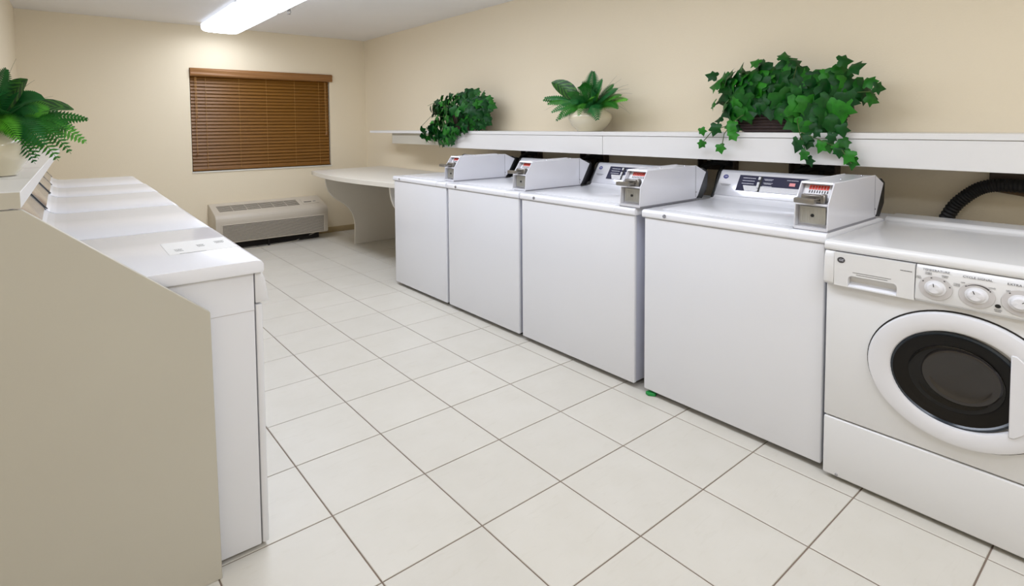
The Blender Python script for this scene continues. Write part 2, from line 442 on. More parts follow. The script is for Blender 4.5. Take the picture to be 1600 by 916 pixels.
def coin_box(parent, ox, oy, w=.112):
    """coin vault standing on the top: x from ox, right (near) face at y = oy"""
    z0 = ZT + .003
    O = lambda x, y, z: (ox + x, oy + y, z0 + z)
    out = [(0, 0), (.006, .092), (.056, .163), (.445, .167), (.535, .130), (.462, .014), (.445, .002)]
    sh = MB(); th = .0045
    for a in (0, w - th):
        sh.prism([(ox + x, z0 + z) for x, z in out], 'y', oy + a, oy + a + th, .0012, 1)
    inner = [(.030, .004), (.034, .090), (.085, .158), (.445, .165), (.533, .130), (.460, .014), (.445, .004)]
    sh.prism([(ox + x, z0 + z) for x, z in inner], 'y', oy + th, oy + w - th)
    sh.prism([(ox + x, z0 + z) for x, z in ((.052, .157), (.056, .1635), (.10, .164), (.10, .157))], 'y', oy + th, oy + w - th)
    sh.prism([(ox + x, z0 + z) for x, z in ((.004, .086), (.006, .093), (.05, .093), (.05, .086))], 'y', oy + th, oy + w - th)
    sh.box(ox + .001, ox + .04, oy + th, oy + w - th, z0, z0 + .010)
    box = sh.build('coin_box', 'box', parent, angle=30)
    MB().box(ox + .002, ox + .45, oy - .002, oy + w + .002, ZT - .001, z0 + .0045).build('gasket', 'gasket', box, smooth=False)
    bp = MB(); bp.prism([(ox + x, z0 + z) for x, z in ((.470, .004), (.462, .014), (.536, .131), (.50, .148), (.515, .150), (.553, .131), (.548, .05), (.50, .0))], 'y', oy + .001, oy + w - .001)
    bp.build('rear_black_strip', 'black', box, smooth=False)  # black strip following the rear outline of the box
    # rear corner seam and screws
    MB().box(ox + .441, ox + .444, oy - .0006, oy + .002, z0 + .01, z0 + .165).build('seam', 'gasket', box, smooth=False)
    for q in (.20, .40):
        MB().lathe([(0, .003), (.004, .002), (.005, 0)], 10, Matrix.Translation(O(q, w * .3, .165))).build('screw', 'chrome', box)
    MB().lathe([(0, .002), (.003, .002), (.003, 0)], 8, plane(O(.446, 0, .035), (1, 0, 0), (0, 0, 1))).build('screw', 'chrome', box)
    # cash door with ribs and a keyhole
    cd = MB(); cd.box(ox + .020, ox + .032, oy + .014, oy + w - .012, z0 + .018, z0 + .080, .003)
    for k in range(15):
        y = oy + .021 + k * (w - .042) / 14; cd.box(ox + .0185, ox + .022, y - .0011, y + .0011, z0 + .024, z0 + .074)
    door = cd.build('cash_door', 'ribbed', box)
    MB().lathe([(0, .003), (.0055, .003), (.006, 0)], 12, plane(O(.018, w * .5, .049), (0, -1, 0), (0, 0, 1))).build('keyhole', 'black', box)
    # slanted price plate
    ex = Vector((0, -1, 0)); ey = Vector((.051, 0, .068)).normalized()
    pl = MB(); pm = plane(O(.0565, w / 2, .126), ex, ey)
    pl.box(-.046, .046, -.033, .036, 0, .002, 0, 1, pm); pl.build('price_plate', 'plastic', box, smooth=False)
    rd = MB()
    for k in range(7): rd.box(-.030 + k * .0095, -.0225 + k * .0095, .010, .028, .002, .003, 0, 1, pm)
    rd.box(-.031, .035, .0255, .028, .0021, .0028, 0, 1, pm); rd.box(-.031, .035, .010, .012, .0021, .0028, 0, 1, pm)
    rd.build('price_label', 'redink', box, smooth=False)
    bk = MB()
    for k in range(8): bk.box(-.028 + k * .0085, -.0245 + k * .0085, -.004, .007, .002, .003, 0, 1, pm)
    bk.build('coin_slots', 'darkink', box, smooth=False)
    # push-in coin slide
    cs = MB()
    cs.box(ox - .040, ox + .050, oy + .030, oy + w - .030, z0 + .101, z0 + .110, .002, 1)
    cs.box(ox - .056, ox - .036, oy + .022, oy + w - .022, z0 + .098, z0 + .116, .004, 2)
    cs.box(ox + .012, ox + .040, oy + .018, oy + w - .018, z0 + .094, z0 + .122, .003, 1)
    cs.box(ox + .004, ox + .03, oy + .012, oy + .028, z0 + .094, z0 + .126, .003, 1)
    cs.build('coin_slide', 'steel', box)
    MB().box(ox - .030, ox + .010, oy + .044, oy + w - .044, z0 + .110, z0 + .1125).build('coin_tray', 'black', box, smooth=False)
    return box

def washer(xf, y0, y1, label, box_dx, box_y, lock_y, full=True):
    w = y1 - y0; D = .745
    t = thing('washing_machine', (xf, y0, 0), label, 'washing machine', 'top loading washers')
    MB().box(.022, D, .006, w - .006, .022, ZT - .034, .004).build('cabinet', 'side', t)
    MB().box(.003, .024, .001, w - .014, .022, ZT - .0355, .005, 3).build('front_panel', 'enamel', t)
    tp = MB()                                       # top with coved rear rise to the console
    prof = [(0, ZT - .034), (-.003, ZT - .028), (-.003, ZT - .012), (.002, ZT - .003), (.012, ZT), (.50, ZT), (.545, ZT + .002), (.566, ZT + .008), (.578, ZT + .020), (.70, ZT + .020), (D, ZT + .02), (D, ZT - .034)]
    tp.prism(prof, 'y', .118, w - .003, .002, 2)
    flat = prof[:6] + [(.56, ZT - .012), (D, ZT - .014), (D, ZT - .034)]
    tp.prism(flat, 'y', -.004, .1185, .002, 2)
    tp.build('top_panel', 'enamel_top', t)
    ld = MB(); ld.prism([(.055, .10), (.055, w - .07), (.48, w - .07), (.48, .10)], 'z', ZT, ZT + .0035, .0015, 2)
    ld.build('lid', 'enamel_top', t)
    MB().lathe([(0, .004), (.007, .004), (.0085, 0), (0, 0)], 14, plane((-.003, lock_y - y0, ZT - .018), (0, -1, 0), (0, 0, 1))).build('lid_lock', 'chrome', t)
    for x in (.06, .66):
        for y in (.05, w - .05):
            MB().lathe([(0, 0), (.018, 0), (.018, .010), (.008, .012), (.008, .024), (0, .024)], 12, Matrix.Translation((x, y, 0))).build('foot', 'rubber', t)
    # console
    cf0, cf1, ctop = (.572, ZT + .020), (.642, ZT + .132), (.655, ZT + .139)
    MB().prism([cf0, cf1, ctop, (.70, ZT + .137), (.70, ZT + .021), (.58, ZT + .015)], 'y', .124, w - .010, .003, 2).build('console', 'console', t)
    for ya, yb in ((.116, .125), (w - .011, w - .0005)):
        MB().prism([(.555, ZT + .004), (.635, ZT + .132), (.66, ZT + .141), (D - .005, ZT + .13), (D - .005, ZT + .004)], 'y', ya, yb, .002, 1).build('console_end_cap', 'black', t)
    ey = Vector((cf1[0] - cf0[0], 0, cf1[1] - cf0[1])).normalized(); ex = Vector((0, -1, 0))
    if full:
        mid = Vector(((cf0[0] + cf1[0]) / 2, 0, (cf0[1] + cf1[1]) / 2))
        H = (Vector((cf1[0], 0, cf1[1])) - Vector((cf0[0], 0, cf0[1]))).length
        nrm = ex.cross(ey)
        def cp_(y, v, lift=.0008): return mid + Vector((0, y, 0)) + ey * v + nrm * lift
        yl = w - .115                                # left end of the dark panel
        pm = plane(cp_(0, 0), ex, ey)
        pn = MB(); pn.prism([(-yl, -.034), (-.125, -.034), (-.125, .051), (-(yl - .002), .051)], 'z', 0, .0012, 0, 1, pm)
        panel = pn.build('control_panel', 'navy', t, smooth=False)
        lw = MB(); lw.prism([(-yl + .045, -.033), (-.126, -.033), (-.126, -.004), (-yl + .03, -.004)], 'z', .0012, .0016, 0, 1, pm)
        lw.build('silver_band', 'silver', panel, smooth=False)
        # slide switch
        xs = -yl + .107
        sw = MB(); sw.box(xs - .004, xs + .010, -.034, .048, .0012, .003, 0, 1, pm); sw.build('slider_slot', 'black', panel, smooth=False)
        sb = MB()
        for v in (-.026, -.008, .008, .036): sb.box(xs - .008, xs + .004, v - .008, v + .008, .003, .008, .002, 1, pm)
        sb.build('slider_knob', 'plastic', panel)
        ik = MB()
        for v in (.036, .021, .006): dashes(ik, pm @ Matrix.Translation((xs - .055, v, .0014)), [1], .060, .0035, .006, int(v * 1000))
        for v in (.036, .016, -.002): dashes(ik, pm @ Matrix.Translation((xs + .040, v, .0014)), [1, .8], .042, .0028, .0055, int(v * 1000) + 5)
        dashes(ik, pm @ Matrix.Translation((xs + .150, .037, .0014)), [1], .05, .003, .005, 9)
        dashes(ik, pm @ Matrix.Translation((xs + .205, .037, .0014)), [1], .025, .003, .005, 19)
        ik.build('panel_lettering', 'whiteink', panel, smooth=False)
        pk = MB(); pk.box(xs + .140, xs + .166, .008, .024, .0013, .0022, 0, 1, pm); pk.build('status_label', 'pink', panel, smooth=False)
        MB().lathe([(0, .0018), (.0035, .0018), (.0035, 0), (0, 0)], 10, pm @ Matrix.Translation((xs + .205, .014, .0012))).build('indicator_light', 'redink', panel)
        logo(t, cp_(w - .045, .037, .001), ex, ey, .0135, 'blue', 'whiteink')
        ln = MB(); dashes(ln, plane(cp_(w - .055, -.006, .001), ex, ey), [1, .7], .055, .002, .006, 3)
        ln.build('model_lettering', 'greyink', t, smooth=False)
    coin_box(t, box_dx - xf, box_y - y0)
    return t
XF = 1.388
washer(XF, -.533, .222, 'white top loading coin washer beside the front loader with its whole dark control panel showing', 1.402, -.534, .102)
washer(XF, .262, 1.046, 'second top loading coin washer from the front loader, half its control panel showing', 1.392, .236, .926)
washer(XF, 1.060, 1.782, 'white top loading coin washer third from the front loader, second from the table', 1.443, 1.062, 1.669)
washer(XF, 1.794, 2.512, 'white top loading coin washer standing next to the white table', 1.458, 1.80, 2.406)

# ------------------------------------------------------------------ front loading washer
def front_loader():
    w = .76; D = .74; x0 = 1.372; y0 = -1.305
    t = thing('front_load_washer', (x0, y0, 0), 'white front loading washer with round dark glass door at the right edge of the photo', 'washing machine')
    Y = lambda yy: yy - y0
    zc, yc = .458, Y(-.906)
    # cabinet with a round door opening is closed off behind the door
    MB().box(.012, D, .004, w - .004, .012, .776, .006).build('cabinet', 'enamel_warm', t)
    MB().box(.0, .014, .002, w - .002, .217, .668, .004, 2).build('front_panel', 'enamel_warm', t)
    MB().box(-.002, .014, .002, w - .002, .014, .2125, .006, 3).build('kick_panel', 'enamel_warm', t)
    tp = MB()
    tp.prism([(-.006, .779), (-.010, .785), (-.010, .797), (-.004, .807), (.006, .811), (.55, .811), (.562, .813), (.572, .822), (.585, .826), (.70, .826), (D, .82), (D, .779)], 'y', -.004, w + .004, .003, 2)
    tp.build('top_panel', 'enamel_warm', t)
    # raised border of the top
    # control strip : end piece, drawer, dial panel
    prof = lambda d: [(.012, .668), (-.012 + d, .668), (-.020 + d, .676), (-.014 + d, .760), (-.006 + d, .777), (.012, .777)]
    MB().prism(prof(0), 'y', Y(-.5745), w + .001, .0015, 1).build('end_piece', 'enamel_warm', t)
    pz0, pz1, pa, pb, rr = .6735, .706, Y(-.617), Y(-.752), .012
    arc = []
    for k in range(7):
        a = k / 6 * PI / 2; arc.append((pa - rr + rr * math.cos(a), pz1 - rr + rr * math.sin(a)))
    for k in range(7):
        a = PI / 2 + k / 6 * PI / 2; arc.append((pb + rr + rr * math.cos(a), pz1 - rr + rr * math.sin(a)))
    ya, yb = Y(-.5755), Y(-.7965)
    dr = MB()
    dr.prism([(ya, .668), (ya, .7765), (yb, .7765), (yb, .668), (pb, .668)] + arc[::-1] + [(pa, .668)], 'x', -.0175, .012)
    drawer = dr.build('detergent_drawer', 'enamel_warm', t)
    MB().box(.006, .0125, pb - .002, pa + .002, .669, .7055).build('drawer_pull', 'enamel_warm', drawer, smooth=False)
    MB().prism([(-.0175, .668), (-.0175, .6725), (.0075, .6825), (.0075, .668)], 'y', pb + .0005, pa - .0005).build('pull_lip', 'enamel_top', drawer, smooth=False)
    dp = MB(); dp.prism(prof(0), 'y', -.03, Y(-.7985), .0012, 1)
    dial = dp.build('dial_panel', 'enamel_warm', t)
    # front surface of the strip : x as a function of z
    def sx(z): return -.020 + (z - .676) / (.760 - .676) * .006 - .0012
    ey = Vector((.006, 0, .084)).normalized(); ex = Vector((0, -1, 0))
    logo(drawer, (-.0176, Y(-.596), .753), (0,-1,0), (0,0,1), .0115, 'darkink', 'whiteink')
    q = MB()
    dashes(q, plane((-.0176, Y(-.683), .7185), (0,-1,0), (0,0,1)), [1, .8], .105, .0018, .006, 4)
    dashes(q, plane((-.0176, Y(-.775), .752), (0,-1,0), (0,0,1)), [1], .03, .0025, .005, 8)
    q.build('drawer_lettering', 'greyink', drawer, smooth=False)
    # dials
    inks = []
    for k, (yy, ang) in enumerate(((-.848, .12), (-.942, .35), (-1.034, -.9))):
        z = .7155; m = plane((sx(z), Y(yy), z), ex, ey, SQ); ink = MB(); inks.append(ink)
        ring = MB(); ring.lathe([(.026, .0012), (.040, .0012), (.0405, 0), (.026, 0)], 40, m); r = ring.build('dial_ring', 'greyring', dial)
        kn = MB(); kn.lathe([(0, .016), (.015, .016), (.019, .013), (.0215, .004), (.026, .003), (.027, 0), (0, 0)], 36, m)
        kn.build('knob', 'plastic', dial)
        pt = MB(); pt.box(-.001, .001, .006, .017, .016, .0168, 0, 1, m @ Matrix.Rotation(ang, 4, 'Z'))
        pt.build('pointer', 'darkink', dial, smooth=False)
        for a in ((-1.0, -.30, .62, 1.25), (-.75, .95), (-.7, .9))[k]:
            ink.box(-.002, .002, .034, .037, .0012, .0018, 0, 1, m @ Matrix.Rotation(-a, 4, 'Z'))
        if k == 1:
            for s in range(14):
                a0 = -.62 + s * .108; r0, r1 = .0335, .0338 + .003 * s / 14 + .0006
                mm = m @ Matrix.Rotation(-a0, 4, 'Z'); ink.box(-.0021, .0021, r0, r1 + .0006, .0012, .0018, 0, 1, mm)
    def put(k, s, yy, zz, size): inks[k].text(s, size, plane((sx(zz) - .0003, Y(yy), zz), ex, ey, SQ), depth=.0002)
    put(0, 'TEMPERATURE', -.848, .7660, .0098); put(1, 'CYCLE SIGNAL', -.942, .7630, .0098); put(2, 'EXTRA RINSE', -1.034, .7620, .0098)
    put(0, 'HOT\nCOLD', -.8065, .7405, .0052); put(0, 'WARM\nWARM', -.8300, .7555, .0050); put(0, 'WARM\nCOLD', -.8690, .7530, .0050); put(0, 'COLD\nCOLD', -.8970, .7360, .0056)
    put(1, 'OFF', -.9105, .7450, .0055); put(1, 'LOUD', -.9745, .7430, .0055); put(2, 'OFF', -1.0075, .7430, .0055)
    for ink in inks: tag(ink.build('dial_lettering', 'darkink', dial, smooth=False), kind='stuff')
    MB().lathe([(0, .003), (.006, .002), (.0065, 0), (0, 0)], 16, plane((sx(.697), Y(-.988), .697), ex, ey, SQ)).build('power_button', 'black', dial)
    pl = MB(); dashes(pl, plane((sx(.687), Y(-.988), .6865), ex, ey), [1, .8], .015, .0016, .004, 2); pl.build('button_lettering', 'greyink', dial, smooth=False)
    # door : everything below is spun in a frame facing -x, squashed like the opening
    def fm(y, z, x=0.0): return plane((x, y, z), (0, -1, 0), (0, 0, 1), SQ)
    F = fm(yc, zc)
    gap = MB(); gap.lathe([(.222, .0015), (.2335, .0015), (.2335, -.002), (.222, -.002)], 72, F); gap.build('door_gap', 'shadow', t)
    dd = MB()
    dd.lathe([(.228, .001), (.2285, .012), (.224, .020), (.214, .0225), (.176, .0225), (.168, .019), (.164, .010), (.164, .000)], 72, F)
    door = dd.build('door', 'plastic', t)
    G = fm(yc + .010, zc - .003)
    MB().lathe([(.1635, .004), (.163, .012), (.156, .0145), (.151, .010), (.151, .004)], 64, G).build('glass_rim', 'rim', door)
    MB().lathe([(.1515, .0095), (.146, .0085), (.134, .006), (.130, .0045), (.116, .004), (.112, .0015)], 64, G).build('outer_glass', 'drum', door)
    MB().lathe([(.112, .0035), (.106, .0050), (.096, .0035), (.088, .0018), (0, .0018)], 64, G).build('inner_glass', 'glassdark', door)
    B = fm(yc - .004, zc + .008)
    MB().lathe([(.094, .0060), (.090, .0105), (.080, .012), (.074, .010), (.066, .0085), (0, .0078)], 56, B).build('glass_bowl', 'bowl', door)
    # straight grip that cuts the glass at the right
    gy = Y(-1.020); pts = []
    for k in range(13):
        a = -.80 + 1.60 * k / 12; pts.append((yc + .005 - .188 * math.cos(a), zc + .188 * SQ * math.sin(a)))
    pts = [(gy, pts[0][1])] + pts + [(gy, pts[-1][1])]
    gr = MB(); gr.prism(pts, 'x', -.026, .0, .002, 1); gr.build('door_grip', 'plastic', door)
    for y in (.05, w - .03):
        for x in (.05, D - .06):
            MB().lathe([(0, 0), (.016, 0), (.016, .008), (.007, .009), (.007, .016), (0, .016)], 12, Matrix.Translation((x, y, 0))).build('foot', 'rubber', t)
    MB().lathe([(0, .003), (.004, .002), (.005, 0)], 8, plane((-.002, w - .045, .022), (0, -1, 0), (0, 0, 1))).build('screw', 'chrome', t)
    return t
front_loader()

# ------------------------------------------------------------------ dryers along the left wall (local x = 0 at the front, body towards -x)
ZD = .832
def dryer(xf, y0, y1, label, sticker=False):
    w = y1 - y0; D = .682
    t = thing('dryer', (xf, y0, 0), label, 'dryer', 'dryers along the left wall', rz=-.018)
    MB().box(-D, -.022, .012, w - .004, .012, ZD - .037, .003).build('cabinet', 'enamel', t)
    MB().box(-D + .02, -.022, .0112, .0125, .6895, .6907).build('side_seam', 'greyring', t, smooth=False)
    MB().box(-.019, -.001, .012, w - .003, .012, .704, .004, 2).build('door_panel', 'enamel', t)
    MB().prism([(-.019, .709), (.014, .709), (.016, .716), (.008, .775), (.000, ZD - .038), (-.019, ZD - .038)], 'y', .012, w - .003, .002, 2).build('upper_panel', 'enamel', t)
    prof = [(0, ZD - .036), (.003, ZD - .030), (.003, ZD - .012), (-.003, ZD - .003), (-.014, ZD), (-.425, ZD), (-.460, ZD + .004), (-.483, ZD + .014), (-.497, ZD + .030), (-.52, ZD + .03), (-D, ZD + .03), (-D, ZD - .036)]
    MB().prism(prof, 'y', .0, w, .002, 2).build('top_panel', 'enamel_top', t)
    MB().prism([(-.493, ZD + .030), (-.583, ZD + .150), (-.60, ZD + .156), (-D, ZD + .156), (-D, ZD + .03)], 'y', .022, w - .012, .003, 2).build('console', 'dryconsole', t)
    for ya, yb in ((.004, .022), (w - .010, w - .002)):
        MB().prism([(-.487, ZD + .024), (-.581, ZD + .153), (-.60, ZD + .160), (-D, ZD + .160), (-D, ZD + .024)], 'y', ya, yb, .002, 1).build('console_end_cap', 'black', t)
    if sticker:
        s = MB(); s.box(-.196, -.012, .225, .425, ZD, ZD + .0008); st = s.build('instruction_label', 'paper', t, smooth=False)
        k = MB()
        for x, y, ww in ((-.165, .30, .02), (-.10, .335, .02), (-.043, .36, .026)):
            dashes(k, Matrix.Translation((x, y, ZD + .0008)), [1, .9, 1, .8], ww, .0030, .0105, int(y * 100))
        k.box(-.170, -.100, .2255, .2285, ZD + .0008, ZD + .0012)
        k.build('label_print', 'greyink', st, smooth=False)
    for x in (-.06, -.60):
        for y in (.06, w - .06):
            MB().lathe([(0, 0), (.016, 0), (.016, .006), (.008, .007), (.008, .014), (0, .014)], 10, Matrix.Translation((x, y, 0))).build('foot', 'rubber', t)
    return t
dryer(-.186, .318, .985, 'white dryer nearest the camera with a paper instruction label on its top', True)
dryer(-.175, 1.006, 1.762, 'second white dryer from the near partition panel, plain top')
dryer(-.157, 1.778, 2.498, 'third white dryer from the near partition panel, middle of the row')
dryer(-.140, 2.515, 3.105, 'fourth white dryer from the near partition panel')
dryer(-.136, 3.122, 3.85, 'white dryer at the far end of the left row nearest the far wall')

pp = MB()
pp.prism([(left_x(.29) + .004, 0), (-.322, 0), (-.329, .722), (-.690, 1.026), (left_x(.29) + .004, 1.026)], 'y', .284, .303, .0012, 1)
tag(pp.build('partition_panel', 'almond'), 'almond laminate partition panel with a slanted top edge beside the near dryer', 'panel')
sh = thing('storage_shelf', (-.690, .284, 1.029), 'white laminate shelf above the dryers on the left wall', 'shelf', rz=-math.radians(2.05))
MB().box(-.268, 0, 0, 3.56, 0, .036, .0012, 1).build('shelf_board', 'laminate', sh)
MB().box(-.268, -.001, -.0012, 0, .0008, .0352).build('end_band', 'almond', sh, smooth=False)
for y in (.42, .95, 1.9, 2.8):
    MB().box(-.25, -.005, y - .0008, y + .0008, .036, .0364).build('seam', 'greyring', sh, smooth=False)

# ------------------------------------------------------------------ long shelf on the right wall
SX, SZ = 2.0, 1.156
rs = thing('storage_shelf', (SX, 0, SZ), 'long white laminate shelf with deep front board above the washers', 'shelf')
rs_l = lambda x: x - SX
MB().box(0, XR - SX, -2.2, 4.15, -.024, 0, .0012, 1).build('shelf_board', 'laminate', rs)
MB().box(.004, .024, -2.2, .98, -.140, -.0262, .001, 1).build('front_board', 'laminate', rs)
MB().box(.004, .024, .983, 2.76, -.140, -.0262, .001, 1).build('front_board', 'laminate', rs)
MB().box(.030, .048, 2.70, 3.72, -.126, -.0245, .001, 1).build('back_board', 'almond', rs)
for y in (-.62, .76, 2.25, 3.3):
    MB().prism([(.055, -.026), (XR - SX, -.026), (XR - SX, -.14)], 'y', y - .009, y + .009).build('bracket', 'laminate', rs, smooth=False)

# ------------------------------------------------------------------ white folding-area table in the far corner
tb_ = thing('laundry_table', (1.9, 3.4, 0), 'white laminate table with a bowed front edge and curved panel legs in the far corner', 'table')
L = lambda x, y: (x - 1.9, y - 3.4)
top = [L(2.296, 2.548), L(2.296, 4.46), L(1.442, 4.34)]
for k in range(1, 12):
    f = k / 12; y = 4.34 + (2.742 - 4.34) * f; top.append(L(1.442 - .085 * math.sin(PI * f), y))
top += [L(1.442, 2.742), L(1.452, 2.66), L(1.485, 2.59), L(1.55, 2.548)]
MB().prism(top, 'z', .715, .755, .002, 1).build('table_top', 'table', tb_)
leg = [(2.29, 0), (1.777, 0), (1.783, .20), (1.776, .255), (1.755, .318), (1.722, .372), (1.680, .415), (1.630, .450), (1.585, .480), (1.545, .515), (1.512, .560), (1.494, .610), (1.484, .66), (1.480, .7145), (2.29, .7145)]
for ya in (4.075, 2.735):
    MB().prism([(x - 1.9, z) for x, z in leg], 'y', ya - 3.4, ya - 3.4 + .022, .001, 1).build('panel_leg', 'table', tb_)

# ------------------------------------------------------------------ wall air conditioner under the window
ac = thing('air_conditioner', (1.14, YB, 0), 'beige packaged wall air conditioner low under the window', 'air conditioner')
AX0, AX1 = -.55, .55
prof = [(0, .436), (-.03, .436), (-.285, .356), (-.305, .343), (-.316, .322), (-.320, .295), (-.312, .085), (-.300, .075), (0, .075)]
MB().prism(prof, 'x', AX0, AX1, .004, 2).build('cover', 'ac', ac)
# front grille with louvres
MB().prism([(-.3205, .262), (-.3125, .094), (-.3085, .094), (-.3165, .262)], 'x', AX0 + .055, AX1 - .045).build('grille_recess', 'acdark', ac, smooth=False)
for k in range(14):
    z = .100 + k * .0120; y = -.3128 - (z - .094) / .168 * .008
    MB().prism([(y + .003, z - .002), (y - .006, z + .001), (y - .006, z + .0048), (y + .003, z + .0074)], 'x', AX0 + .057, AX1 - .047).build('louvre', 'ac', ac, smooth=False)
fr = MB()
for xa, xb, za, zb in ((AX0 + .045, AX0 + .058, .088, .268), (AX1 - .048, AX1 - .036, .088, .268)):
    fr.prism([(-.3135, za), (-.3185, za), (-.3265, zb), (-.3215, zb)], 'x', xa, xb)
fr.build('grille_frame', 'ac', ac, smooth=False)
# top discharge vent, six cells
ds = math.atan2(.436 - .356, .255)
tm = plane((0, -.150, .3985), (1, 0, 0), (0, math.cos(ds), math.sin(ds)))
vx0, vx1 = -.50, .285
for k in range(6):
    a = vx0 + k * (vx1 - vx0) / 6 + .004; b = vx0 + (k + 1) * (vx1 - vx0) / 6 - .004
    v = MB(); v.prism([(a + .0, .068), (b, .068), (b + .006, -.068), (a + .006, -.068)], 'z', 0, .001, 0, 1, tm); cell = v.build('vent_cell', 'acdark', ac, smooth=False)
    s = MB()
    for q in range(6):
        y = .058 - q * .0232; s.box(a + .001, b + .004, y - .0036, y + .0036, .001, .0045, 0, 1, tm)
    s.build('vent_slats', 'ac', cell, smooth=False)
cp2 = MB(); cp2.box(.325, .50, -.060, .060, 0, .003, .001, 1, tm); cpd = cp2.build('control_cover', 'ac', ac)
hd = MB(); hd.box(.345, .425, -.028, -.016, .003, .006, .001, 1, tm); hd.build('cover_slot', 'acdark', cpd, smooth=False)
hd = MB(); hd.box(.445, .475, -.022, -.010, .003, .005, .001, 1, tm); hd.build('cover_badge', 'greyink', cpd, smooth=False)
MB().box(AX0 + .06, AX1 - .06, -.20, -.014, .002, .075).build('wall_sleeve', 'shadow', ac, smooth=False)
MB().box(-.06, -.045, -.27, -.25, 0, .076).build('support_leg', 'shadow', ac, smooth=False)
cpts = [(.46, -.24, .074), (.40, -.20, .045), (.30, -.18, .012)]
for k in range(12):
    f = k / 11; cpts.append((.24 - .56 * f, -.22 - .10 * math.sin(f * 2.2) - .03 * f, .0045))
MB().tube(cpts, .0042, 6).build('power_cord', 'whitecord', ac)

# ------------------------------------------------------------------ washer outlet boxes with hoses on the wall under the shelf
def outlet(y, w, label, big=False):
    t = thing('washer_outlet_box', (XR, y, .94), label, 'outlet box', 'outlet boxes under the shelf')
    zt = .11
    b = MB(); d = .05
    b.box(-.006, 0, -w / 2, w / 2, 0, zt); b.box(-d, -.006, -w / 2, -w / 2 + .008, 0, zt); b.box(-d, -.006, w / 2 - .008, w / 2, 0, zt); b.box(-d, -.006, -w / 2 + .008, w / 2 - .008, zt - .008, zt)
    b.build('box', 'brown', t, smooth=False)
    for s in (-.22, .22):
        MB().lathe([(0, .012), (.013, .012), (.013, 0), (0, 0)], 10, Matrix.Translation((-.028, s * w, .045))).build('valve', 'steel', t)
        yy = s * w
        MB().tube([(-.028, yy, .05), (-.05, yy, .028), (-.075, yy + .01, -.01), (-.085, yy + .02, -.08), (-.085, yy + .02, -.30)], .011, 8).build('hose', 'rubber', t)
    hp = [(-.03, -w * .45, .035), (-.055, -w * .40, .042), (-.075, -w * .1, .046), (-.080, w * .25, .02), (-.085, w * .48, -.03), (-.085, w * .52, -.12), (-.085, w * .52, -.30)]
    MB().tube(hp, .014, 8).build('drain_hose', 'rubber', t)
    return t
outlet(.375, .22, 'dark outlet box with black hoses behind the second washer from the front loader')
outlet(-.135, .22, 'dark outlet box with black hoses on the wall behind the washer beside the front loader')
outlet(1.29, .22, 'dark outlet box with black hoses behind the third washer from the front loader')
outlet(1.93, .20, 'dark outlet box with black hoses on the wall behind the washer next to the table')
ob = thing('washer_outlet_box', (XR, -.90, .955), 'brown outlet box on the wall under the shelf behind the front loader', 'outlet box', 'outlet boxes under the shelf')
b = MB(); b.box(-.045, 0, -.10, .10, 0, .045, .002, 1); b.build('box', 'brown', ob)
hz = thing('drain_hose', (XR - .07, -.70, .80), 'thick black corrugated drain hose rising behind the front loader', 'hose')
pts = [(0, .06, -.10), (0, .04, -.03), (0, .005, .05), (0, -.04, .105), (0, -.085, .139), (0, -.14, .153), (0, -.22, .153), (0, -.34, .148), (0, -.50, .140)]
# smooth, then corrugate
P = [Vector(p) for p in pts]; fine = []
for i in range(len(P) - 1):
    p0, p1, p2, p3 = P[max(i - 1, 0)], P[i], P[i + 1], P[min(i + 2, len(P) - 1)]
    for k in range(12):
        s = k / 12
        fine.append(.5 * ((2 * p1) + (p2 - p0) * s + (2 * p0 - 5 * p1 + 4 * p2 - p3) * s * s + (3 * p1 - p0 - 3 * p2 + p3) * s ** 3))
fine.append(P[-1])
MB().tube(fine, [.0270 if i % 2 else .0235 for i in range(len(fine))], 12).build('corrugated_tube', 'rubber', hz)
MB().tube([(.02, -.10, .135), (.02, -.22, .118), (.02, -.34, .117), (.02, -.50, .115)], .008, 8).build('supply_line', 'twig', hz)

tag(MB().prism([(1.398, .150), (1.380, .178), (1.386, .195), (1.415, .190), (1.42, .160)], 'z', .0005, .014, .002, 1).build('plastic_scrap', 'scrap'),
    'small green plastic scrap on the floor under the washer beside the front loader', 'scrap')

# ------------------------------------------------------------------ plants
def ivy_leaf(name, m):
    half = [(.10, -.07), (.32, -.12), (.47, .06), (.36, .24), (.55, .54), (.27, .60)]
    b = MB(); bm = b.bm
    H = lambda x, y: -.30 * abs(x) - .22 * y * y + .06 * math.sin(6 * y + 3 * x)
    mid = [bm.verts.new((0, y, H(0, y))) for y in (0, .2, .45, .72, 1.0)]
    for s in (-1, 1):
        o = [bm.verts.new((s * x, y, H(x, y))) for x, y in half]
        tri = [(mid[0], o[0], mid[1]), (o[0], o[1], mid[1]), (o[1], o[2], mid[1]), (o[2], o[3], mid[1]), (mid[1], o[3], mid[2]), (o[3], o[4], mid[2]), (o[4], o[5], mid[2]), (mid[2], o[5], mid[3]), (mid[3], o[5], mid[4])]
        for t3 in tri: bm.faces.new(t3 if s > 0 else t3[::-1])
    o = b.build(name, m, None, angle=70)
    me = o.data; bpy.data.objects.remove(o); return me

